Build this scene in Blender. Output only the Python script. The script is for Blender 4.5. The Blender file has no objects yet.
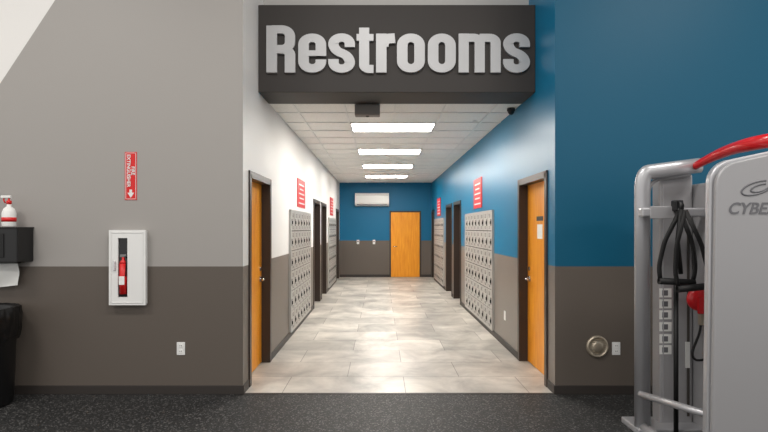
import bpy, bmesh, math, random
from mathutils import Vector, Matrix
random.seed(3)
S=bpy.context.scene
COL=S.collection
F=512.0; CX=380.0; CY=228.0; H=1.6
XL=-1.32; XR=1.685; YF=4.93; YE=16.7; ZC=3.07; ZG=5.4

def lin(c):
    r=[]
    for v in c:
        v=v/255.0
        r.append(v/12.92 if v<=0.04045 else ((v+0.055)/1.055)**2.4)
    return (r[0],r[1],r[2],1)
def mat(name,c,rough=0.6,metal=0.0,emit=0,noise=0.0,nscale=8,bump=0.0,bscale=60,spec=0.5,coat=0):
    m=bpy.data.materials.new(name); m.use_nodes=True
    nt=m.node_tree; b=nt.nodes['Principled BSDF']
    b.inputs['Base Color'].default_value=lin(c)
    b.inputs['Roughness'].default_value=rough
    b.inputs['Metallic'].default_value=metal
    b.inputs['Specular IOR Level'].default_value=spec
    b.inputs['Coat Weight'].default_value=coat
    if emit:
        b.inputs['Emission Color'].default_value=lin(c); b.inputs['Emission Strength'].default_value=emit
    tc=nt.nodes.new('ShaderNodeTexCoord')
    if noise:
        n=nt.nodes.new('ShaderNodeTexNoise'); n.inputs['Scale'].default_value=nscale; n.inputs['Detail'].default_value=4
        nt.links.new(tc.outputs['Object'],n.inputs['Vector'])
        mr=nt.nodes.new('ShaderNodeMapRange'); mr.inputs['To Min'].default_value=1-noise; mr.inputs['To Max'].default_value=1+noise
        nt.links.new(n.outputs['Fac'],mr.inputs['Value'])
        mx=nt.nodes.new('ShaderNodeVectorMath'); mx.operation='SCALE'
        mx.inputs[0].default_value=lin(c)[:3]
        nt.links.new(mr.outputs[0],mx.inputs['Scale']); nt.links.new(mx.outputs[0],b.inputs['Base Color'])
    if bump:
        n=nt.nodes.new('ShaderNodeTexNoise'); n.inputs['Scale'].default_value=bscale
        nt.links.new(tc.outputs['Object'],n.inputs['Vector'])
        bp=nt.nodes.new('ShaderNodeBump'); bp.inputs['Strength'].default_value=bump; bp.inputs['Distance'].default_value=0.01
        nt.links.new(n.outputs['Fac'],bp.inputs['Height']); nt.links.new(bp.outputs[0],b.inputs['Normal'])
    return m
def wallpaint(name,up,low,zs=1.23,white=None,rough=0.5):
    m=mat(name,up,rough,bump=0.08,bscale=120,spec=0.35); nt=m.node_tree; b=nt.nodes['Principled BSDF']
    tc=[n for n in nt.nodes if n.type=='TEX_COORD'][0]
    sp=nt.nodes.new('ShaderNodeSeparateXYZ'); nt.links.new(tc.outputs['Object'],sp.inputs[0])
    g=nt.nodes.new('ShaderNodeMath'); g.operation='GREATER_THAN'; g.inputs[1].default_value=zs
    nt.links.new(sp.outputs['Z'],g.inputs[0])
    mx=nt.nodes.new('ShaderNodeMix'); mx.data_type='RGBA'
    mx.inputs[6].default_value=lin(low); mx.inputs[7].default_value=lin(up)
    nt.links.new(g.outputs[0],mx.inputs[0]); out=mx.outputs[2]
    if white:
        a=nt.nodes.new('ShaderNodeMath'); a.operation='MULTIPLY_ADD'; a.inputs[1].default_value=-1.52; a.inputs[2].default_value=-(2.987+1.52*3.66)
        nt.links.new(sp.outputs['X'],a.inputs[0])
        s=nt.nodes.new('ShaderNodeMath'); s.operation='ADD'; nt.links.new(a.outputs[0],s.inputs[0]); nt.links.new(sp.outputs['Z'],s.inputs[1])
        g2=nt.nodes.new('ShaderNodeMath'); g2.operation='GREATER_THAN'; g2.inputs[1].default_value=0
        nt.links.new(s.outputs[0],g2.inputs[0])
        m2=nt.nodes.new('ShaderNodeMix'); m2.data_type='RGBA'; m2.inputs[7].default_value=lin(white)
        nt.links.new(g2.outputs[0],m2.inputs[0]); nt.links.new(out,m2.inputs[6]); out=m2.outputs[2]
    nt.links.new(out,b.inputs['Base Color'])
    return m

TAUPE=(96,88,81); TEAL=(0,84,113)
M={}
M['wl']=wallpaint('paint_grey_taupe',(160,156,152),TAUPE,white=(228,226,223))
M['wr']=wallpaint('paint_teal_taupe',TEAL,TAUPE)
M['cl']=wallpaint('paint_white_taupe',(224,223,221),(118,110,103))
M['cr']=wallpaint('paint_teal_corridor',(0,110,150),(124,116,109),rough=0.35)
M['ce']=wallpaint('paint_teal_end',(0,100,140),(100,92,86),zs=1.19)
M['plain']=mat('paint_light_grey',(190,188,184),0.6)
M['base']=mat('vinyl_baseboard',(52,47,44),0.5)
M['bulk']=mat('bulkhead_charcoal',(51,46,43),0.6,bump=0.05)
M['frame']=mat('door_frame_bronze',(54,43,37),0.4)
M['dleaf']=mat('dark_door_leaf',(74,55,42),0.45)
M['white']=mat('white_plastic',(228,228,226),0.35)
M['wmetal']=mat('white_enamel',(230,230,228),0.35)
M['lock']=mat('locker_beige_grey',(170,168,164),0.38,metal=0.1,noise=0.05,nscale=3)
M['lockd']=mat('locker_gap',(70,66,62),0.6)
M['black']=mat('black_plastic',(20,20,21),0.4)
M['rubberb']=mat('black_rubber',(10,10,11),0.6)
M['red']=mat('red_gloss',(212,26,26),0.4)
M['redpaint']=mat('red_powder_coat',(208,22,30),0.3,coat=0.4)
M['silver']=mat('silver_powder_coat',(182,182,185),0.34,metal=0.45,noise=0.03,nscale=200)
M['silver2']=mat('silver_shroud',(164,163,165),0.42,metal=0.25,noise=0.02,nscale=150)
M['chrome']=mat('chrome',(210,210,212),0.18,metal=1)
M['nickel']=mat('satin_nickel',(186,174,156),0.4,metal=0.7)
M['letter']=mat('brushed_aluminium',(188,188,189),0.45,metal=0.3,noise=0.06,nscale=5)
M['graytxt']=mat('grey_print',(104,104,108),0.5)
M['glass']=mat('dark_glass',(24,24,26),0.08)
M['em']=mat('troffer_diffuser',(255,249,240),0.5,emit=38)
M['grille']=mat('grille_grey',(120,120,120),0.5)
M['bag']=mat('black_bag',(12,12,13),0.28,bump=0.6,bscale=14)
M['paper']=mat('paper_white',(235,235,232),0.8)
M['boxgrey']=mat('sensor_box_grey',(120,116,112),0.5)

# wood
def wood():
    m=mat('maple_veneer',(205,135,50),0.4,spec=0.35); nt=m.node_tree;b=nt.nodes['Principled BSDF']
    tc=[n for n in nt.nodes if n.type=='TEX_COORD'][0]
    mp=nt.nodes.new('ShaderNodeMapping'); mp.inputs['Scale'].default_value=(14,14,1.1)
    n=nt.nodes.new('ShaderNodeTexNoise'); n.inputs['Scale'].default_value=2.0; n.inputs['Detail'].default_value=6; n.inputs['Distortion'].default_value=0.6
    cr=nt.nodes.new('ShaderNodeValToRGB'); cr.color_ramp.elements[0].position=0.3; cr.color_ramp.elements[0].color=lin((220,134,24)); cr.color_ramp.elements[1].position=0.72; cr.color_ramp.elements[1].color=lin((240,164,46))
    nt.links.new(tc.outputs['Object'],mp.inputs[0]); nt.links.new(mp.outputs[0],n.inputs['Vector']); nt.links.new(n.outputs['Fac'],cr.inputs[0]); nt.links.new(cr.outputs[0],b.inputs['Base Color'])
    return m
M['wood']=wood()
# tile floor
def tile():
    m=mat('porcelain_tile',(190,184,174),0.36); nt=m.node_tree;b=nt.nodes['Principled BSDF']
    tc=[n for n in nt.nodes if n.type=='TEX_COORD'][0]
    mp=nt.nodes.new('ShaderNodeMapping'); mp.inputs['Location'].default_value=(0.35,-0.11,0)
    nt.links.new(tc.outputs['Object'],mp.inputs[0])
    br=nt.nodes.new('ShaderNodeTexBrick'); br.offset=0.5; br.inputs['Scale'].default_value=1.0
    br.inputs['Brick Width'].default_value=1.2; br.inputs['Row Height'].default_value=0.6; br.inputs['Mortar Size'].default_value=0.004; br.inputs['Mortar Smooth'].default_value=0.1
    br.inputs['Color1'].default_value=lin((208,203,195)); br.inputs['Color2'].default_value=lin((172,168,161)); br.inputs['Mortar'].default_value=lin((128,125,118)); br.inputs['Bias'].default_value=-0.1
    nt.links.new(mp.outputs[0],br.inputs['Vector'])
    n=nt.nodes.new('ShaderNodeTexNoise'); n.inputs['Scale'].default_value=1.6; n.inputs['Detail'].default_value=7; n.inputs['Roughness'].default_value=0.62; n.inputs['Distortion'].default_value=0.5
    nt.links.new(tc.outputs['Object'],n.inputs['Vector'])
    cr=nt.nodes.new('ShaderNodeValToRGB'); cr.color_ramp.elements[0].position=0.33; cr.color_ramp.elements[0].color=(0.50,0.50,0.50,1); cr.color_ramp.elements[1].position=0.66; cr.color_ramp.elements[1].color=(1.08,1.07,1.05,1)
    nt.links.new(n.outputs['Fac'],cr.inputs[0])
    mx=nt.nodes.new('ShaderNodeMix'); mx.data_type='RGBA'; mx.blend_type='MULTIPLY'; mx.inputs[0].default_value=1
    nt.links.new(br.outputs['Color'],mx.inputs[6]); nt.links.new(cr.outputs[0],mx.inputs[7]); nt.links.new(mx.outputs[2],b.inputs['Base Color'])
    return m
M['tile']=tile()
def rubber():
    m=mat('speckled_rubber',(40,40,41),0.6,spec=0.3); nt=m.node_tree;b=nt.nodes['Principled BSDF']
    tc=[n for n in nt.nodes if n.type=='TEX_COORD'][0]
    v=nt.nodes.new('ShaderNodeTexVoronoi'); v.inputs['Scale'].default_value=95
    nt.links.new(tc.outputs['Object'],v.inputs['Vector'])
    sp=nt.nodes.new('ShaderNodeSeparateColor'); nt.links.new(v.outputs['Color'],sp.inputs[0])
    cr=nt.nodes.new('ShaderNodeValToRGB'); e=cr.color_ramp.elements; cr.color_ramp.interpolation='CONSTANT'
    e[0].position=0; e[0].color=lin((36,36,36)); e[1].position=0.55; e[1].color=lin((52,52,52))
    x=e.new(0.88); x.color=lin((96,95,94))
    nt.links.new(sp.outputs[0],cr.inputs[0]); nt.links.new(cr.outputs[0],b.inputs['Base Color'])
    bp=nt.nodes.new('ShaderNodeBump'); bp.inputs['Strength'].default_value=0.4; bp.inputs['Distance'].default_value=0.004
    nt.links.new(sp.outputs[1],bp.inputs['Height']); nt.links.new(bp.outputs[0],b.inputs['Normal'])
    return m
M['rub']=rubber()
def ceilmat():
    m=mat('acoustic_tile_grid',(222,220,214),0.85); nt=m.node_tree;b=nt.nodes['Principled BSDF']
    tc=[n for n in nt.nodes if n.type=='TEX_COORD'][0]
    n=nt.nodes.new('ShaderNodeTexNoise'); n.inputs['Scale'].default_value=90
    nt.links.new(tc.outputs['Object'],n.inputs['Vector'])
    cr=nt.nodes.new('ShaderNodeValToRGB'); cr.color_ramp.elements[0].position=.3; cr.color_ramp.elements[0].color=lin((226,225,221)); cr.color_ramp.elements[1].position=.6; cr.color_ramp.elements[1].color=lin((242,241,238))
    nt.links.new(n.outputs['Fac'],cr.inputs[0]); nt.links.new(cr.outputs[0],b.inputs['Base Color'])
    return m
M['ctile']=ceilmat()

class MB:
    def __init__(s): s.bm=bmesh.new(); s.m=[]
    def mi(s,k):
        if k not in s.m: s.m.append(k)
        return s.m.index(k)
    def merge(s,t,k,smooth=False,Mx=None):
        i=s.mi(k); d={}
        for v in t.verts: d[v]=s.bm.verts.new(Mx@v.co if Mx else v.co)
        out=[]
        for f in t.faces:
            try:
                g=s.bm.faces.new([d[v] for v in f.verts]); g.material_index=i; g.smooth=smooth; out.append(g)
            except ValueError: pass
        t.free(); return out
    def box(s,x0,x1,y0,y1,z0,z1,k,bev=0,Mx=None,seg=2):
        t=bmesh.new(); bmesh.ops.create_cube(t,size=1)
        for v in t.verts: v.co=Vector(((x0+x1)/2+v.co.x*(x1-x0),(y0+y1)/2+v.co.y*(y1-y0),(z0+z1)/2+v.co.z*(z1-z0)))
        if bev: bmesh.ops.bevel(t,geom=t.edges[:],offset=bev,segments=seg,affect='EDGES',profile=0.5)
        return s.merge(t,k,False,Mx)
    def tube(s,pts,r,k,seg=12,closed=False,ry=None):
        pts=[Vector(p) for p in pts]; n=len(pts); rings=[]; i=s.mi(k)
        prev=None
        for a in range(n):
            if closed: tg=(pts[(a+1)%n]-pts[a-1]).normalized()
            elif a==0: tg=(pts[1]-pts[0]).normalized()
            elif a==n-1: tg=(pts[-1]-pts[-2]).normalized()
            else: tg=((pts[a+1]-pts[a]).normalized()+(pts[a]-pts[a-1]).normalized()).normalized()
            if prev is None:
                up=Vector((0,1,0)) if abs(tg.y)<0.9 else Vector((0,0,1))
                u=(up-tg*up.dot(tg)).normalized()
            else: u=(prev-tg*prev.dot(tg)).normalized()
            prev=u; w=tg.cross(u)
            rr=r[a] if isinstance(r,(list,tuple)) else r
            r2=ry if ry else rr
            rings.append([s.bm.verts.new(pts[a]+u*math.cos(2*math.pi*q/seg)*r2+w*math.sin(2*math.pi*q/seg)*rr) for q in range(seg)])
        for a in range(n if closed else n-1):
            A=rings[a];B=rings[(a+1)%n]
            for q in range(seg):
                f=s.bm.faces.new([A[q],A[(q+1)%seg],B[(q+1)%seg],B[q]]); f.material_index=i; f.smooth=True
        if not closed:
            for R in (rings[0][::-1],rings[-1]):
                f=s.bm.faces.new(R); f.material_index=i
    def cyl(s,p0,p1,r,k,seg=24): s.tube([p0,p1],r,k,seg)
    def lathe(s,c,prof,k,seg=28,axis='Z'):
        i=s.mi(k); rings=[]; c=Vector(c)
        for r,h in prof:
            ring=[]
            for q in range(seg):
                a=2*math.pi*q/seg
                if axis=='Z': p=c+Vector((r*math.cos(a),r*math.sin(a),h))
                else: p=c+Vector((r*math.cos(a),h,r*math.sin(a)))
                ring.append(s.bm.verts.new(p))
            rings.append(ring)
        for A,B in zip(rings,rings[1:]):
            for q in range(seg):
                f=s.bm.faces.new([A[q],A[(q+1)%seg],B[(q+1)%seg],B[q]]); f.material_index=i; f.smooth=True
        for R in (rings[0][::-1],rings[-1]):
            f=s.bm.faces.new(R); f.material_index=i
    def prism(s,poly,y0,y1,k,bev=0):
        t=bmesh.new(); a=[t.verts.new((x,y0,z)) for x,z in poly]; f=t.faces.new(a)
        r=bmesh.ops.extrude_face_region(t,geom=[f])
        for v in r['geom']:
            if isinstance(v,bmesh.types.BMVert): v.co.y=y1
        bmesh.ops.recalc_face_normals(t,faces=t.faces[:])
        if bev:
            es=[e for e in t.edges if abs(e.verts[0].co.y-e.verts[1].co.y)<1e-6]
            bmesh.ops.bevel(t,geom=es,offset=bev,segments=3,affect='EDGES',profile=0.5)
        s.merge(t,k)
    def obj(s,name,parent=None,loc=None):
        bmesh.ops.recalc_face_normals(s.bm,faces=s.bm.faces[:])
        me=bpy.data.meshes.new(name); s.bm.to_mesh(me); s.bm.free()
        for k in s.m: me.materials.append(M[k])
        o=bpy.data.objects.new(name,me); COL.objects.link(o)
        if parent: o.parent=parent
        return o
def empty(name):
    o=bpy.data.objects.new(name,None); COL.objects.link(o); o.empty_display_size=0.1; return o
def text(body,name,parent,loc,size,k,rot=(math.pi/2,0,0),ext=0.001,shear=0,align='CENTER',sx=1,offs=0,spacing=1):
    c=bpy.data.curves.new(name,'FONT'); c.body=body; c.size=size; c.extrude=ext; c.align_x=align; c.align_y='CENTER'; c.shear=shear; c.offset=offs; c.space_line=spacing
    o=bpy.data.objects.new(name,c); COL.objects.link(o); o.location=loc; o.rotation_euler=rot; o.scale=(sx,1,1)
    c.materials.append(M[k]); o.parent=parent; return o

# ---------------- shell
T=0.2
b=MB(); b.box(-7,8,-7,YF+0.02,-0.1,0,'rub'); b.obj('floor_gym')
b=MB(); b.box(XL-T,XR+T,YF+0.02,YE+T,-0.1,0,'tile'); b.obj('floor_corridor')
b=MB(); b.box(XL-0.0,XR+0.0,YF-0.0,YF+0.03,0,0.004,'base'); b.obj('trim_1')
b=MB()
fs=b.box(-7,XL,YF,YF+T,0,ZG,'wl')
ic=b.mi('cl')
for f in fs:
    f.normal_update()
    if f.normal.x>0.9: f.material_index=ic
b.obj('wall_gym_left')
b=MB()
fs=b.box(XR,8,YF,YF+T,0,ZG,'wr')
ic=b.mi('cr')
for f in fs:
    f.normal_update()
    if f.normal.x<-0.9: f.material_index=ic
b.obj('wall_gym_right')
def sidewall(name,side,k,ops):
    b=MB()
    x0,x1=(XL-T,XL) if side<0 else (XR,XR+T)
    y=YF+T
    for (a,c) in ops:
        if a>y: b.box(x0,x1,y,a,0,ZG if y<6 else ZC+0.2,k)
        b.box(x0,x1,max(a,y),c,2.16,ZG if a<6 else ZC+0.2,k)
        y=c
    b.box(x0,x1,y,YE,0,ZC+0.2,k)
    b.obj(name)
LOP=[(5.16,6.14),(10.15,11.2),(11.5,12.5),(15.35,16.3)]
ROP=[(5.16,6.2),(10.65,11.65),(11.95,13.0),(15.9,16.62)]
sidewall('wall_corridor_left',-1,'cl',LOP)
sidewall('wall_corridor_right',1,'cr',ROP)
b=MB(); b.box(XL-T,XR+T,YE,YE+T,0,ZC+0.2,'ce'); b.obj('wall_corridor_end')
b=MB(); b.box(-7,8,-7,YF,ZG,ZG+0.1,'plain'); b.obj('ceiling_gym')
b=MB(); b.box(XL,XR,5.80,5.95,4.02,ZG,'plain'); b.obj('wall_above_bulkhead')
b=MB(); b.box(XL,XR,5.55,6.07,ZC,4.02,'bulk',bev=0.006); b.obj('sign_bulkhead')
# corridor ceiling w/ grid
b=MB(); b.box(XL,XR,6.07,YE,ZC+0.01,ZC+0.08,'ctile')
XM=(XL+XR)/2
ys=[7.16+i*0.61 for i in range(-1,16)]
for y in ys:
    if 6.1<y<YE: b.box(XL,XR,y-0.01,y+0.01,ZC,ZC+0.012,'white')
for i in (-3,-2,-1,0,1,2,3):
    x=XM+i*0.61
    if XL<x<XR: b.box(x-0.01,x+0.01,6.07,YE,ZC-0.0005,ZC+0.0115,'white')
b.obj('ceiling_corridor')
# troffers
for y in (7.16+0.305,7.16+0.305+2.36,7.16+.305+4.72,7.16+.305+7.1):
    b=MB()
    x0,x1=XM-0.6,XM+0.6; y0,y1=y-0.3,y+0.3
    b.box(x0,x1,y0,y0+0.02,ZC-0.012,ZC+0.01,'white'); b.box(x0,x1,y1-0.02,y1,ZC-0.012,ZC+0.01,'white')
    b.box(x0,x0+0.02,y0,y1,ZC-0.012,ZC+0.01,'white'); b.box(x1-0.02,x1,y0,y1,ZC-0.012,ZC+0.01,'white')
    b.box(x0+0.02,x1-0.02,y0+0.02,y1-0.02,ZC-0.008,ZC+0.01,'em')
    b.obj('ceiling_light_panel')
# baseboards
def bb(name,boxes):
    b=MB()
    for q in boxes: b.box(*q,'base',bev=0.003)
    b.obj(name)
bb('baseboard_gym_left',[(-7,XL+0.012,YF-0.012,YF,0,0.085)])
bb('baseboard_gym_right',[(XR-0.012,8,YF-0.012,YF,0,0.085)])
def bbs(name,side,ops):
    y=YF; L=[]
    for a,c in ops+[(YE,YE)]:
        if a-y>0.03:
            L.append((XL,XL+0.012,y,a-0.04,0,0.085) if side<0 else (XR-0.012,XR,y,a-0.04,0,0.085))
        y=c+0.04
    bb(name,L)
bbs('baseboard_corridor_left',-1,LOP)
bbs('baseboard_corridor_right',1,ROP)
EX0,EX1=(391-CX)*YE/F,(419.5-CX)*YE/F
bb('baseboard_end',[(XL+.012,EX0-0.05,YE-0.012,YE,0,0.085),(EX1+0.05,XR-.012,YE-0.012,YE,0,0.085)])

# ---------------- doors
dn=0
def sidedoor(side,a,c,kind,lever_near=False):
    global dn; dn+=1
    b=MB(); xs=XL if side<0 else XR; sg=side
    def bx(u0,u1,y0,y1,z0,z1,k,bev=0):
        x0,x1=sorted((xs+sg*u0,xs+sg*u1)); b.box(x0,x1,y0,y1,z0,z1,k,bev)
    rec=0.09 if kind=='wood' else 0.17
    fw=0.05
    bx(-0.015,T,a,a+fw,0,2.16,'frame'); bx(-0.015,T,c-fw,c,0,2.16,'frame'); bx(-0.015,T,a,c,2.16-fw,2.16,'frame')
    bx(-0.015,0.0,a-0.02,a,0,2.18,'frame'); bx(-0.015,0.0,c,c+0.02,0,2.18,'frame'); bx(-0.015,0.0,a-0.02,c+0.02,2.16,2.18,'frame')
    bx(rec,rec+0.045,a+fw,c-fw,0.008,2.16-fw,'wood' if kind=='wood' else 'dleaf')
    ly=c-fw-0.08 if lever_near is False else a+fw+0.08
    d=-1 if lever_near is False else 1
    lz=1.0
    xa=xs+sg*rec
    b.cyl((xa,ly,lz),(xa-sg*0.012,ly,lz),0.033,'chrome')
    b.tube([(xa,ly,lz),(xa-sg*0.05,ly,lz),(xa-sg*0.06,ly+d*0.02,lz),(xa-sg*0.06,ly+d*0.13,lz)],0.01,'chrome',10)
    b.cyl((xa,ly,lz+0.12),(xa-sg*0.012,ly,lz+0.12),0.024,'chrome')
    if kind=='wood':
        m=(a+c)/2
        for hz in (0.25,1.05,1.85): b.cyl((xa-sg*0.004,a+fw+0.004,hz),(xa-sg*0.004,a+fw+0.004,hz+0.1),0.008,'nickel',8)
        if side>0:
            bx(rec-0.006,rec,m-0.11,m+0.11,1.68,1.73,'lockd',0.002)
            bx(rec-0.004,rec,m-0.09,m+0.09,1.48,1.64,'paper',0.001)
    b.obj('door_%d'%dn)
for i,(a,c) in enumerate(LOP): sidedoor(-1,a,c,'wood' if i in(0,) else 'dark')
for i,(a,c) in enumerate(ROP): sidedoor(1,a,c,'wood' if i in(0,) else 'dark')
b=MB(); dn+=1
b.box(EX0-0.05,EX0,YE-0.03,YE,0,2.16,'frame'); b.box(EX1,EX1+0.05,YE-0.03,YE,0,2.16,'frame'); b.box(EX0-0.05,EX1+0.05,YE-0.03,YE,2.11,2.16,'frame')
b.box(EX0,EX1,YE-0.02,YE,0.008,2.11,'wood')
b.tube([(EX0+0.08,YE-0.02,1.0),(EX0+0.08,YE-0.07,1.0),(EX0+0.2,YE-0.07,1.0)],0.012,'chrome',8)
b.obj('door_%d'%dn)

# ---------------- lockers
def lockers(side,y0,y1,z0=0.09,z1=1.85,rows=6):
    b=MB(); xs=XL if side<0 else XR; s=-side
    dep=0.02
    def bx(u0,u1,ya,yb,za,zb,k,bev=0):
        x0,x1=sorted((xs+s*u0,xs+s*u1)); b.box(x0,x1,ya,yb,za,zb,k,bev)
    bx(0,dep,y0,y1,z0,z1,'lockd')
    for q in ((y0-0.02,y0+0.015,z0,z1),(y1-0.015,y1+0.02,z0,z1),(y0,y1,z1-0.015,z1+0.02),(y0,y1,z0-0.01,z0+0.02)):
        bx(0,dep+0.014,*q,'lock')
    n=max(3,round((y1-y0)/0.30)); w=(y1-y0)/n; h=(z1-z0)/rows
    for i in range(n):
        for j in range(rows):
            ya=y0+i*w+0.009; yb=y0+(i+1)*w-0.009; za=z0+j*h+0.007; zb=z0+(j+1)*h-0.007
            bx(dep,dep+0.012,ya,yb,za,zb,'lock')
            bx(dep+0.012,dep+0.014,ya+0.03,ya+0.085,(za+zb)/2-0.07,(za+zb)/2+0.03,'lockd')
            bx(dep+0.012,dep+0.026,ya+0.045,ya+0.07,(za+zb)/2-0.045,(za+zb)/2,'black')
            for q in (0.04,0.06,0.08): bx(dep+0.012,dep+0.0135,(ya+yb)/2-0.04,(ya+yb)/2+0.07,zb-q,zb-q+0.008,'lockd')
            for q in (0.03,0.05): bx(dep+0.012,dep+0.0135,(ya+yb)/2-0.04,(ya+yb)/2+0.07,za+q,za+q+0.008,'lockd')
    b.obj('locker_bank')
lockers(-1,7.43,9.52); lockers(-1,13.0,15.0)
lockers(1,7.57,9.95); lockers(1,13.4,15.6)
# red wall signs
def rsign(side,yc,z0,z1,w=0.62):
    e=empty('red_wall_sign'); b=MB(); xs=XL if side<0 else XR; s=-side
    x0,x1=sorted((xs,xs+s*0.012)); b.box(x0,x1,yc-w/2,yc+w/2,z0,z1,'red',0.003)
    x0,x1=sorted((xs+s*0.012,xs+s*0.014)); h=z1-z0
    for j,fr in enumerate((0.12,0.30,0.46,0.62,0.78)):
        ww=w*(0.38,0.3,0.36,0.25,0.33)[j]
        b.box(x0,x1,yc-ww,yc+ww,z0+h*fr,z0+h*fr+h*0.05,'white')
    b.obj('panel',e)
rsign(-1,8.55,1.94,2.40,0.8); rsign(-1,13.9,1.94,2.42,0.8)
rsign(1,8.8,1.94,2.45,0.72); rsign(1,14.6,1.94,2.45,0.8)
# outlets
def outlet(name,px,pz,Y,side=0,kind='outlet'):
    b=MB()
    if side==0:
        b.box(px-0.04,px+0.04,Y-0.006,Y,pz-0.062,pz+0.062,'white',0.003)
        for d in (-0.027,0.027):
            b.box(px-0.018,px+0.018,Y-0.009,Y-0.005,pz+d-0.018,pz+d+0.018,'paper',0.002)
            for e in (-0.007,0.007): b.box(px+e-0.002,px+e+0.002,Y-0.0098,Y-0.0088,pz+d-0.004,pz+d+0.009,'black')
    else:
        s=-side; xs=XL if side<0 else XR
        x0,x1=sorted((xs,xs+s*0.006)); b.box(x0,x1,Y-0.04,Y+0.04,pz-0.062,pz+0.062,'white',0.002)
        x0,x1=sorted((xs+s*0.006,xs+s*0.009))
        for d in (-0.027,0.027): b.box(x0,x1,Y-0.018,Y+0.018,pz+d-0.018,pz+d+0.018,'paper')
    b.obj(name)
def W(px,py,Y): return ((px-CX)*Y/F, H-(py-CY)*Y/F)
x,z=W(181,348.5,YF); outlet('wall_outlet',x,z,YF)
x,z=W(616,348.5,YF); outlet('wall_outlet',x,z,YF)
outlet('wall_outlet',0,0.42,6.9,1)
for px in (358,374):
    x,z=W(px,242,YE); b=MB(); b.box(x-0.04,x+0.04,YE-0.03,YE,z-0.07,z+0.07,'white',0.01); b.box(x-0.025,x+0.025,YE-0.033,YE-0.03,z+0.0,z+0.04,'grille'); b.obj('thermostat')
# vent round
x,z=W(597,346.5,YF); b=MB()
b.lathe((x,YF,z),[(0.107,0),(0.107,-0.012),(0.095,-0.024),(0.088,-0.024),(0.084,-0.016),(0.05,-0.016),(0.048,-0.026),(0.0405,-0.03),(0.001,-0.031)],'nickel',32,'Y')
for i in range(-3,4):
    hw=math.sqrt(max(0,0.08**2-(i*0.022)**2)); 
    b.box(x-hw,x+hw,YF-0.021,YF-0.014,z+i*0.022-0.004,z+i*0.022+0.004,'nickel')
b.obj('round_wall_vent')
# AC
x0,z1=W(355,193,YE-0.2); x1,z0=W(389,206,YE-0.2); b=MB()
prof=[(YE,z0),(YE,z1),(YE-0.17,z1),(YE-0.21,z1-0.05),(YE-0.215,z0+0.1),(YE-0.17,z0+0.02),(YE-0.10,z0)]
t=bmesh.new(); A=[t.verts.new((x0,p[0],p[1])) for p in prof]; B=[t.verts.new((x1,p[0],p[1])) for p in prof]
t.faces.new(A); t.faces.new(B[::-1])
for i in range(len(prof)): t.faces.new([A[i],B[i],B[(i+1)%len(prof)],A[(i+1)%len(prof)]])
b.merge(t,'white')
b.box(x0+0.06,x1-0.06,YE-0.213,YE-0.16,z0+0.035,z0+0.06,'grille'); b.box(x0+0.02,x1-0.02,YE-0.218,YE-0.2,z1-0.075,z1-0.068,'grille')
b.obj('air_conditioner')
# ceiling bits
b=MB(); x0,_=W(355,110,6.15); x1,_=W(380,110,6.15); b.box(x0,x1,6.07,6.2,2.94,ZC,'boxgrey',0.01); b.box(x0+0.02,x1-0.02,6.066,6.072,2.955,3.05,'boxgrey',0.002); b.cyl((x0+.15,6.13,2.94),(x0+.15,6.13,2.93),0.02,'black'); b.obj('motion_sensor_box')
b=MB(); x,_=W(511,104,6.3); b.lathe((x,6.3,ZC),[(0.05,0),(0.05,-0.03),(0.04,-0.035),(0.036,-0.055),(0.02,-0.072),(0.003,-0.077)],'black',20); b.obj('security_camera')
b=MB(); b.lathe((1.3,7.0,ZC),[(0.03,0),(0.03,-0.006),(0.008,-0.008),(0.008,-0.03),(0.02,-0.032),(0.02,-0.036)],'white',16); b.obj('fire_sprinkler')

# ---------------- letters
PX=5.5/F
def fillet(pts,r,closed=False,n=8):
    out=[]; N=len(pts)
    for i,p in enumerate(pts):
        p=Vector(p)
        if not closed and i in (0,N-1): out.append(p); continue
        a=Vector(pts[i-1]); c=Vector(pts[(i+1)%N]); ra=min(r,(a-p).length*0.5 if (closed or i>1) else (a-p).length*0.95); rc=min(r,(c-p).length*0.5 if (closed or i<N-2) else (c-p).length*0.95)
        s=p+(a-p).normalized()*ra; e=p+(c-p).normalized()*rc
        for q in range(n+1):
            t=q/n
            c1=s+(p-s)*0.56; c2=e+(p-e)*0.56
            out.append(s*(1-t)**3+c1*3*t*(1-t)**2+c2*3*t*t*(1-t)+e*t**3)
    o=[out[0]]
    for p in out[1:]:
        if (p-o[-1]).length>1e-4: o.append(p)
    if closed and (o[0]-o[-1]).length<1e-4: o.pop()
    return o
SW,SH=10.6,8.4
LB=MB(); li=LB.mi('letter')
Y1=5.549; rc=[0]
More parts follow.
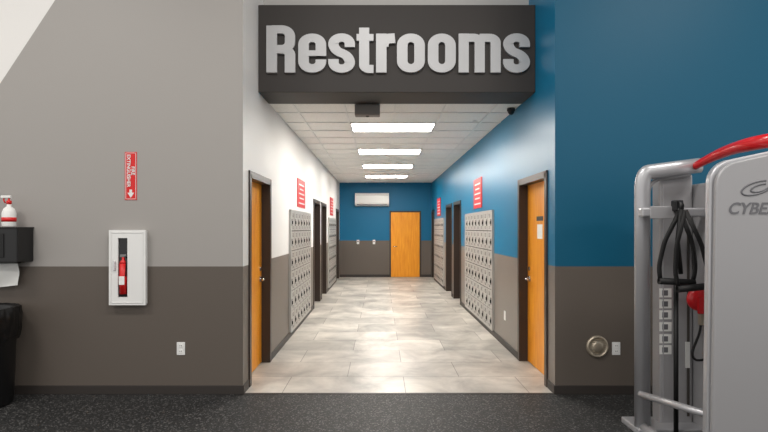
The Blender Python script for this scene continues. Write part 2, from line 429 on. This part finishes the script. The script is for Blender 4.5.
def ribbon(ox,pts,closed=False,w=1.0):
    rc[0]+=1; Y0=5.55-0.035-0.0008*(rc[0]%3)
    N=len(pts); L=[];R=[]
    for i in range(N):
        if closed: tg=(pts[(i+1)%N]-pts[i-1]).normalized()
        elif i==0: tg=(pts[1]-pts[0]).normalized()
        elif i==N-1: tg=(pts[-1]-pts[-2]).normalized()
        else: tg=((pts[i+1]-pts[i]).normalized()+(pts[i]-pts[i-1]).normalized()).normalized()
        nm=Vector((-tg.y,tg.x))*w*0.5
        L.append(pts[i]+nm); R.append(pts[i]-nm)
    t=bmesh.new()
    def V(p,y):
        px=ox+p.x*SW; py=72-p.y*SH
        return t.verts.new(((px-CX)*PX,y,H-(py-CY)*PX))
    LF=[V(p,Y0) for p in L]; RF=[V(p,Y0) for p in R]; LK=[V(p,Y1) for p in L]; RK=[V(p,Y1) for p in R]
    for i in range(N if closed else N-1):
        j=(i+1)%N
        for q in ([LF[i],LF[j],RF[j],RF[i]],[RK[i],RK[j],LK[j],LK[i]],[LK[i],LK[j],LF[j],LF[i]],[RF[i],RF[j],RK[j],RK[i]]):
            t.faces.new(q)
    if not closed:
        t.faces.new([LF[0],RF[0],RK[0],LK[0]]); t.faces.new([LK[-1],RK[-1],RF[-1],LF[-1]])
    bmesh.ops.recalc_face_normals(t,faces=t.faces[:])
    LB.merge(t,'letter')
v2=lambda *a:[Vector(p) for p in a]
VX=39/SH; VC=47/SH
def g_o(ox,w):
    W_=w/SW; ribbon(ox,fillet(v2((.5,.5),(W_-.5,.5),(W_-.5,VX-.5),(.5,VX-.5)),0.9,True),True)
def g_e(ox,w):
    W_=w/SW; m=VX*0.5
    ribbon(ox,fillet(v2((W_-.5,1.55),(W_-.5,.5),(.5,.5),(.5,VX-.5),(W_-.5,VX-.5),(W_-.5,m-.35)),0.8))
    ribbon(ox,v2((.5,m-.02),(W_-.4,m-.02)),w=.66)
def g_s(ox,w):
    W_=w/SW
    ribbon(ox,fillet(v2((W_-.5,VX-1.6),(W_-.5,VX-.47),(.5,VX-.47),(.5,VX/2+.35),(W_-.5,VX/2-.35),(W_-.5,.47),(.5,.47),(.5,1.6)),0.75),w=.98)
def g_R(ox,w):
    W_=w/SW
    ribbon(ox,v2((.5,0),(.5,VC)))
    ribbon(ox,fillet(v2((.5,VC-.45),(W_-.5,VC-.45),(W_-.5,VC/2-.0),(.5,VC/2-.0)),0.8),w=.96)
    ribbon(ox,fillet(v2((1.0,VC/2),(W_-.5,VC/2-.1),(W_-.5,0)),0.6),w=1.0)
def g_t(ox,w):
    W_=w/SW
    ribbon(ox,fillet(v2((.72,VC-.25),(.72,.42),(W_,.42)),0.5),w=.96)
    ribbon(ox,v2((0,VX-.45),(W_,VX-.45)),w=.8)
def g_r(ox,w):
    W_=w/SW
    ribbon(ox,v2((.5,0),(.5,VX)))
    ribbon(ox,fillet(v2((.6,VX-1.5),(.75,VX-.62),(W_,VX-.55)),0.5),w=1.15)
def g_m(ox,w):
    W_=w/SW; c=W_/2
    ribbon(ox,v2((.47,0),(.47,VX)),w=.96)
    ribbon(ox,fillet(v2((.5,VX-.5),(c,VX-.5),(c,0)),0.6),w=.96)
    ribbon(ox,fillet(v2((c,VX-.5),(W_-.47,VX-.5),(W_-.47,0)),0.6),w=.96)
g_R(266,29); g_e(298,28); g_s(328,27); g_t(356.5,17); g_r(376,19); g_o(397,28); g_o(428,28); g_m(459,42); g_s(503.5,27)
me=bpy.data.meshes.new('restrooms_sign_lettering'); LB.bm.to_mesh(me); LB.bm.free(); me.materials.append(M['letter'])
o=bpy.data.objects.new('restrooms_sign_lettering',me); COL.objects.link(o)

# ---------------- fire extinguisher sign
e=empty('fire_extinguisher_sign'); b=MB()
x0,z1=W(125,152,YF); x1,z0=W(137,200,YF); xm=(x0+x1)/2
b.box(x0,x1,YF-0.004,YF,z0,z1,'red',0.001)
b.box(x0+0.008,x1-0.008,YF-0.005,YF-0.004,z1-0.012,z1-0.008,'white'); b.box(x0+0.008,x1-0.008,YF-0.005,YF-0.004,z0+0.008,z0+0.012,'white')
b.box(x0+0.008,x0+0.012,YF-0.005,YF-0.004,z0+.008,z1-.008,'white'); b.box(x1-0.012,x1-0.008,YF-0.005,YF-0.004,z0+.008,z1-.008,'white')
b.prism([(xm,z0+0.02),(xm+0.032,z0+0.07),(xm+0.012,z0+0.07),(xm+0.012,z0+0.10),(xm-0.012,z0+0.10),(xm-0.012,z0+0.07),(xm-0.032,z0+0.07)],YF-0.006,YF-0.004,'white')
b.obj('plate',e)
text('FIRE\nEXTINGUISHER','lettering',e,(xm,YF-0.006,(z0+z1)/2+0.05),0.046,'white',rot=(math.pi/2,math.pi/2,0),offs=0.001,spacing=0.9)

# ---------------- extinguisher cabinet
D=0.05
x0,z1=W(109.5,230,YF-D); x1,z0=W(146,305,YF-D)
b=MB()
YB=YF-D
b.box(x0+.01,x1-.01,YB+0.01,YF,z0+.01,z1-.01,'wmetal')
wx0,wz1=W(118.5,238,YB); wx1,wz0=W(128,297,YB)
b.box(x0,wx0,YB-0.012,YB+0.01,z0,z1,'wmetal'); b.box(wx1,x1,YB-0.012,YB+0.01,z0,z1,'wmetal')
b.box(wx0,wx1,YB-0.012,YB+0.01,wz1,z1,'wmetal'); b.box(wx0,wx1,YB-0.012,YB+0.01,z0,wz0,'wmetal')
b.box(wx0,wx1,YB+0.004,YB+0.010,wz0,wz1,'glass')
for q in ((x0+.02,x0+.028,z0+.02,z1-.02),(x1-.028,x1-.02,z0+.02,z1-.02),(x0+.02,x1-.02,z0+.02,z0+.028),(x0+.02,x1-.02,z1-.028,z1-.02)):
    b.box(q[0],q[1],YB-0.017,YB-0.012,q[2],q[3],'wmetal',0.002)
xm=(wx0+wx1)/2
b.cyl((xm,YB+0.001,wz0+0.03),(xm,YB+0.001,wz0+0.32),0.033,'red',20)
b.lathe((xm,YB+0.001,wz0+0.32),[(0.033,0),(0.028,0.02),(0.012,0.035),(0.012,0.06)],'red',20)
b.box(xm-0.03,xm+0.03,YB-0.008,YB+0.004,wz0+0.38,wz0+0.405,'grille',0.003)
b.box(xm-0.026,xm+0.026,YB-0.034,YB-0.030,wz0+0.12,wz0+0.2,'paper')
b.tube([(xm+.02,YB-0.005,wz0+0.39),(xm+.038,YB-0.015,wz0+0.34),(xm+.034,YB-0.02,wz0+0.2)],0.006,'black',8)
b.box(wx0-0.035,wx0-0.02,YB-0.03,YB-0.012,z0+0.33,z0+0.42,'chrome',0.003)
b.obj('fire_extinguisher_cabinet')

# ---------------- wipes/sanitizer station
YD=4.70
_,z1=W(34,227,YD); _,z0=W(34,263,YD); x1=(34-CX)*YF/F; x0=x1-0.42
b=MB()
b.box(x0,x1,YD,YF,z0,z1,'black',0.012)
b.box(x0-0.01,x1+0.005,YD-0.01,YF,z1-0.012,z1,'black',0.004)
b.box(x0+0.03,x1-0.12,YD-0.008,YD,z0+0.05,z1-0.06,'rubberb',0.004)
b.obj('wall_shelf_dispenser')
b=MB(); xb,_=W(9,0,4.8)
b.lathe((xb,4.8,z1),[(0.055,0),(0.058,0.01),(0.058,0.13),(0.045,0.17),(0.018,0.195),(0.018,0.22)],'paper',24)
b.lathe((xb,4.8,z1+0.05),[(0.0595,0),(0.0595,0.04)],'red',24)
b.lathe((xb,4.8,z1+0.215),[(0.022,0),(0.022,0.03),(0.008,0.035),(0.008,0.06)],'red',16)
b.box(xb-0.07,xb+0.02,4.785,4.815,z1+0.27,z1+0.295,'paper',0.005)
b.tube([(xb-0.045,4.8,z1+0.28),(xb-0.05,4.8,z1+0.25),(xb-0.035,4.8,z1+0.225)],0.006,'red',8)
b.obj('spray_bottle')
b=MB()
xs0=x1-0.36; xs1=x1-0.10
t=bmesh.new(); N=8; rows=[]
for i in range(N+1):
    zz=z0-0.25*i/N; rows.append([t.verts.new((xs0+(xs1-xs0)*j/6,4.86+0.012*math.sin(i*0.9+j*0.8),zz+(0.03*j/6 if i==N else 0))) for j in range(7)])
for i in range(N):
    for j in range(6): t.faces.new([rows[i][j],rows[i][j+1],rows[i+1][j+1],rows[i+1][j]])
b.merge(t,'paper',True)
b.box(xs0-0.01,xs1+0.01,4.84,4.88,z0-0.015,z0,'rubberb',0.004)
b.obj('paper_towel')
# trash bin
b=MB(); c=(-3.60,4.62,0)
b.lathe(c,[(0.235,0.0),(0.245,0.02),(0.27,0.80),(0.285,0.82),(0.285,0.86),(0.26,0.88),(0.24,0.86),(0.2,0.2)],'black',36)
seg=60; prof=[(0.25,0.80),(0.275,0.885),(0.293,0.88),(0.30,0.80),(0.297,0.68),(0.285,0.60)]
t=bmesh.new(); rg=[]
for pi,(r,h) in enumerate(prof):
    rg.append([t.verts.new((c[0]+(r+0.010*math.sin(q*1.9+pi))*math.cos(2*math.pi*q/seg),c[1]+(r+0.010*math.sin(q*1.9+pi))*math.sin(2*math.pi*q/seg),h+(0.02*math.sin(q*1.3) if pi==len(prof)-1 else 0))) for q in range(seg)])
for A,B in zip(rg,rg[1:]):
    for q in range(seg): t.faces.new([A[q],A[(q+1)%seg],B[(q+1)%seg],B[q]])
b.merge(t,'bag',True)
b.obj('trash_can')

# ---------------- cable machine
E=empty('cable_crossover_machine')
def P(px,py,Y): 
    x,z=W(px,py,Y); return (x,Y,z)
def fil3(pts,r,n=8):
    out=[];N=len(pts)
    for i,p in enumerate(pts):
        p=Vector(p)
        if i in (0,N-1): out.append(p); continue
        a=Vector(pts[i-1]);c=Vector(pts[i+1]); s=p+(a-p).normalized()*min(r,(a-p).length*.48); e=p+(c-p).normalized()*min(r,(c-p).length*.48)
        for q in range(n+1):
            t=q/n; out.append(s*(1-t)**2+p*2*t*(1-t)+e*t*t)
    return out
YT=4.0
b=MB()
xa=W(642,0,YT)[0]
b.tube(fil3([(xa,YT,0.02),(xa,YT,2.03),(2.16,YT,2.045),(2.50,YT,2.09)],0.14,10),0.058,'silver',20,ry=0.04)
b.tube(fil3([(xa+0.075,YT+0.05,0.02),(xa+0.075,YT+0.05,1.98),(2.45,YT+0.05,2.02)],0.12,10),0.016,'silver2',12)
b.obj('frame_tube',E)
b=MB()
x0,_=W(657,0,YT+0.12); x1,_=W(690,0,YT+0.12)
b.box(x0,x1,YT+0.08,YT+0.2,0.03,2.03,'silver2',0.015)
b.box(x0+0.02,x0+0.03,YT+0.072,YT+0.08,0.1,1.95,'silver',0.002)
b.box(x1-0.05,x1-0.03,YT+0.074,YT+0.08,0.1,1.6,'lockd',0.002)
b.obj('column_housing',E)
b=MB()
zc=W(0,212.5,YT-0.05)[1]
b.box(W(640,0,YT-0.08)[0],W(712,0,YT-0.08)[0],YT-0.11,YT-0.04,zc-0.035,zc+0.035,'silver',0.012)
b.box(W(648,0,YT-0.08)[0],W(672,0,YT-0.08)[0],YT-0.118,YT-0.108,zc-0.05,zc+0.045,'silver2',0.004)
b.box(xa-0.06,xa+0.7,YT-0.06,YT+0.22,0,0.05,'silver',0.01)
b.tube([P(640,394,YT-0.03),(2.30,3.35,0.33)],0.026,'silver',16)
b.tube([(xa,YT,0.05),(xa,3.4,0.05)],0.04,'silver',16)
b.obj('base_frame',E)
b=MB()
xr=W(676,0,YT-0.12)[0]
b.cyl((xr,YT-0.12,0.05),(xr,YT-0.12,W(0,285,YT-.12)[1]),0.017,'rubberb',14)
zp=W(0,207,YT-0.13)[1]
b.cyl((xr-0.015,YT-0.15,zp),(xr+0.015,YT-0.15,zp),0.05,'black',24)
b.box(xr-0.03,xr+0.03,YT-0.17,YT-0.1,zp-0.03,zp+0.05,'black',0.008)
b.obj('cable_and_pulley',E)
b=MB()
def stir(cx,cz,w,h,Y,ang,sg=1):
    pts=[(0,0),(-w*0.42,-h*0.45),(-w*0.55,-h*0.8),(-w*.48,-h)]
    pts2=[(w*.48,-h),(w*0.55,-h*0.8),(w*0.42,-h*0.45),(0,0)]
    R=Matrix.Rotation(ang,3,'Y')
    f=lambda p:Vector((cx,Y,cz))+R@Vector((p[0],0,p[1]))
    b.tube(fil3([f(p) for p in pts],0.05,5),0.018,'rubberb',8,ry=0.007)
    b.tube(fil3([f(p) for p in pts2],0.05,5),0.018,'rubberb',8,ry=0.007)
    b.tube([f((-w*.53,-h)),f((w*.53,-h))],0.025,'rubberb',14)
stir(xr-0.01,zp-0.03,0.25,0.53,YT-0.19,0.05)
stir(xr+0.0,zp-0.03,0.22,0.57,YT-0.24,-0.10)
b.tube([(xr,YT-0.16,zp),(xr-.01,YT-0.19,zp-0.04)],0.012,'chrome',10)
b.tube([(xr-.01,YT-0.2,zp-0.02),(xr-.035,YT-0.2,zp-0.25),(xr-.01,YT-.2,zp-0.5)],0.016,'rubberb',8)
b.obj('stirrup_handles',E)
b=MB()
for i,py in enumerate((293,304,315,327,339,350)):
    xa0,z1=W(660,py-4.5,YT+0.07); xa1,z0=W(672,py+4.5,YT+0.07)
    b.box(xa0,xa1,YT+0.075,YT+0.08,z0,z1,'paper',0.001)
    b.box(xa0+0.02,xa1-0.03,YT+0.073,YT+0.075,z0+0.015,z1-0.015,'graytxt')
xa0,z1=W(686,342,YT+.07); xa1,z0=W(690,368,YT+.07)
b.box(xa0,xa1,YT+0.07,YT+0.08,z0,z1,'paper')
b.obj('instruction_stickers',E)
b=MB()
kx,ky,kz=P(699,299,3.95)
b.lathe((kx,ky,kz),[(0.001,-0.035),(0.05,-0.035),(0.075,-0.025),(0.092,-0.005),(0.092,0.01),(0.06,0.03),(0.001,0.03)],'redpaint',28,'Y')
b.box(kx-0.035,kx+0.05,ky-0.045,ky-0.03,kz-0.11,kz+0.02,'redpaint',0.01)
b.tube([(kx,ky,kz),(kx+0.25,ky,kz+0.02)],0.02,'silver',12)
b.tube(fil3([(kx+.02,ky,kz-0.1),(kx+.01,ky,kz-0.25),(kx-.06,ky,kz-0.42),(kx-.03,ky,kz-0.48),(kx+.08,ky,kz-.46)],0.05,5),0.009,'rubberb',8)
b.tube([(kx+.04,ky,kz-0.1),(kx+.05,ky,kz-0.5)],0.008,'rubberb',8)
b.box(kx-.0,kx+.05,ky-.02,ky+.02,kz-.2,kz-.1,'nickel',0.005)
b.obj('adjustment_knob',E)
b=MB()
YS=3.3
def Q(px,py): return W(px,py,YS)
L0=Q(712,0)[0]
xr2=3.05
def rpoly(pts,r):
    return [(p.x,p.y) for p in fillet([Vector(p) for p in pts],r,True,8)]
zt=Q(0,163)[1]; 
poly=rpoly([(L0,0.03),(xr2,0.03),(xr2,zt+0.14),(L0+0.62,zt+0.11),(L0+0.03,zt-0.02)],0.12)
b.prism(poly,YS,YS+0.035,'silver2',0.01)
poly2=rpoly([(L0-0.012,0.03),(xr2+.01,0.03),(xr2+.01,zt+0.16),(L0+0.62,zt+0.13),(L0+0.012,zt)],0.12)
b.prism(poly2,YS+0.037,YS+0.09,'silver',0.012)
b.box(2.5,xr2,YS+0.09,YT+0.2,0.02,1.95,'silver2',0.02)
b.obj('weight_stack_shroud',E)
b=MB()
pts=[P(692,168,4.0),P(706,160,3.88),P(728,150,3.68),P(752,143.5,3.46),P(778,139,3.34),P(815,138,3.33)]
sm=fil3(pts,0.15,5)
b.tube(sm,[0.028+0.02*min(1,i/(len(sm)*0.6)) for i in range(len(sm))],'redpaint',16)
b.obj('pull_up_bar',E)
tx,tz=Q(727,209)
text('CYBEX','shroud_lettering',E,(tx,YS-0.002,tz),0.105,'graytxt',shear=0.3,align='LEFT',offs=0.002)
b=MB()
cx,cz=Q(757,188)
for rx,rz,dx in ((0.10,0.04,0),(0.06,0.022,0.02)):
    pts=[(cx+dx+rx*math.cos(a),YS-0.001,cz+rz*math.sin(a)+0.25*rx*math.cos(a)) for a in [i*2*math.pi/40 for i in range(6,40)]]
    b.tube(pts,0.007,'graytxt',6,ry=0.003)
b.obj('shroud_logo',E)
b=MB()
pts=[Vector((xa-0.12+0.05*i, 3.80-0.02*i, 0.045+0.03*math.sin(i*1.1))) for i in range(8)]
b.tube(pts,0.008,'nickel',8)
b.obj('floor_cable',E)

# ---------------- lights
def area(name,loc,size,sy,power,rot=(0,0,0),col=(1,0.965,0.92)):
    l=bpy.data.lights.new(name,'AREA'); l.shape='RECTANGLE'; l.size=size; l.size_y=sy; l.energy=power; l.color=col
    o=bpy.data.objects.new(name,l); COL.objects.link(o); o.location=loc; o.rotation_euler=rot; return o
for i,(x,y) in enumerate([(-4,2.2),(-0.0,2.2),(4,2.2),(-4,-2),(0,-2),(4,-2)]):
    area('gym_ceiling_light',(x,y,5.3),1.6,0.6,100)
w=bpy.data.worlds.new('world'); S.world=w; w.use_nodes=True
w.node_tree.nodes['Background'].inputs[0].default_value=(1,0.98,0.955,1); w.node_tree.nodes['Background'].inputs[1].default_value=0.9
cam=bpy.data.cameras.new('camera'); co=bpy.data.objects.new('camera',cam); COL.objects.link(co); S.camera=co
co.location=(0,0,H); co.rotation_euler=(math.pi/2,0,0); cam.lens=24; cam.sensor_width=36; cam.shift_x=4/768; cam.shift_y=12/768
S.view_settings.view_transform='Standard'
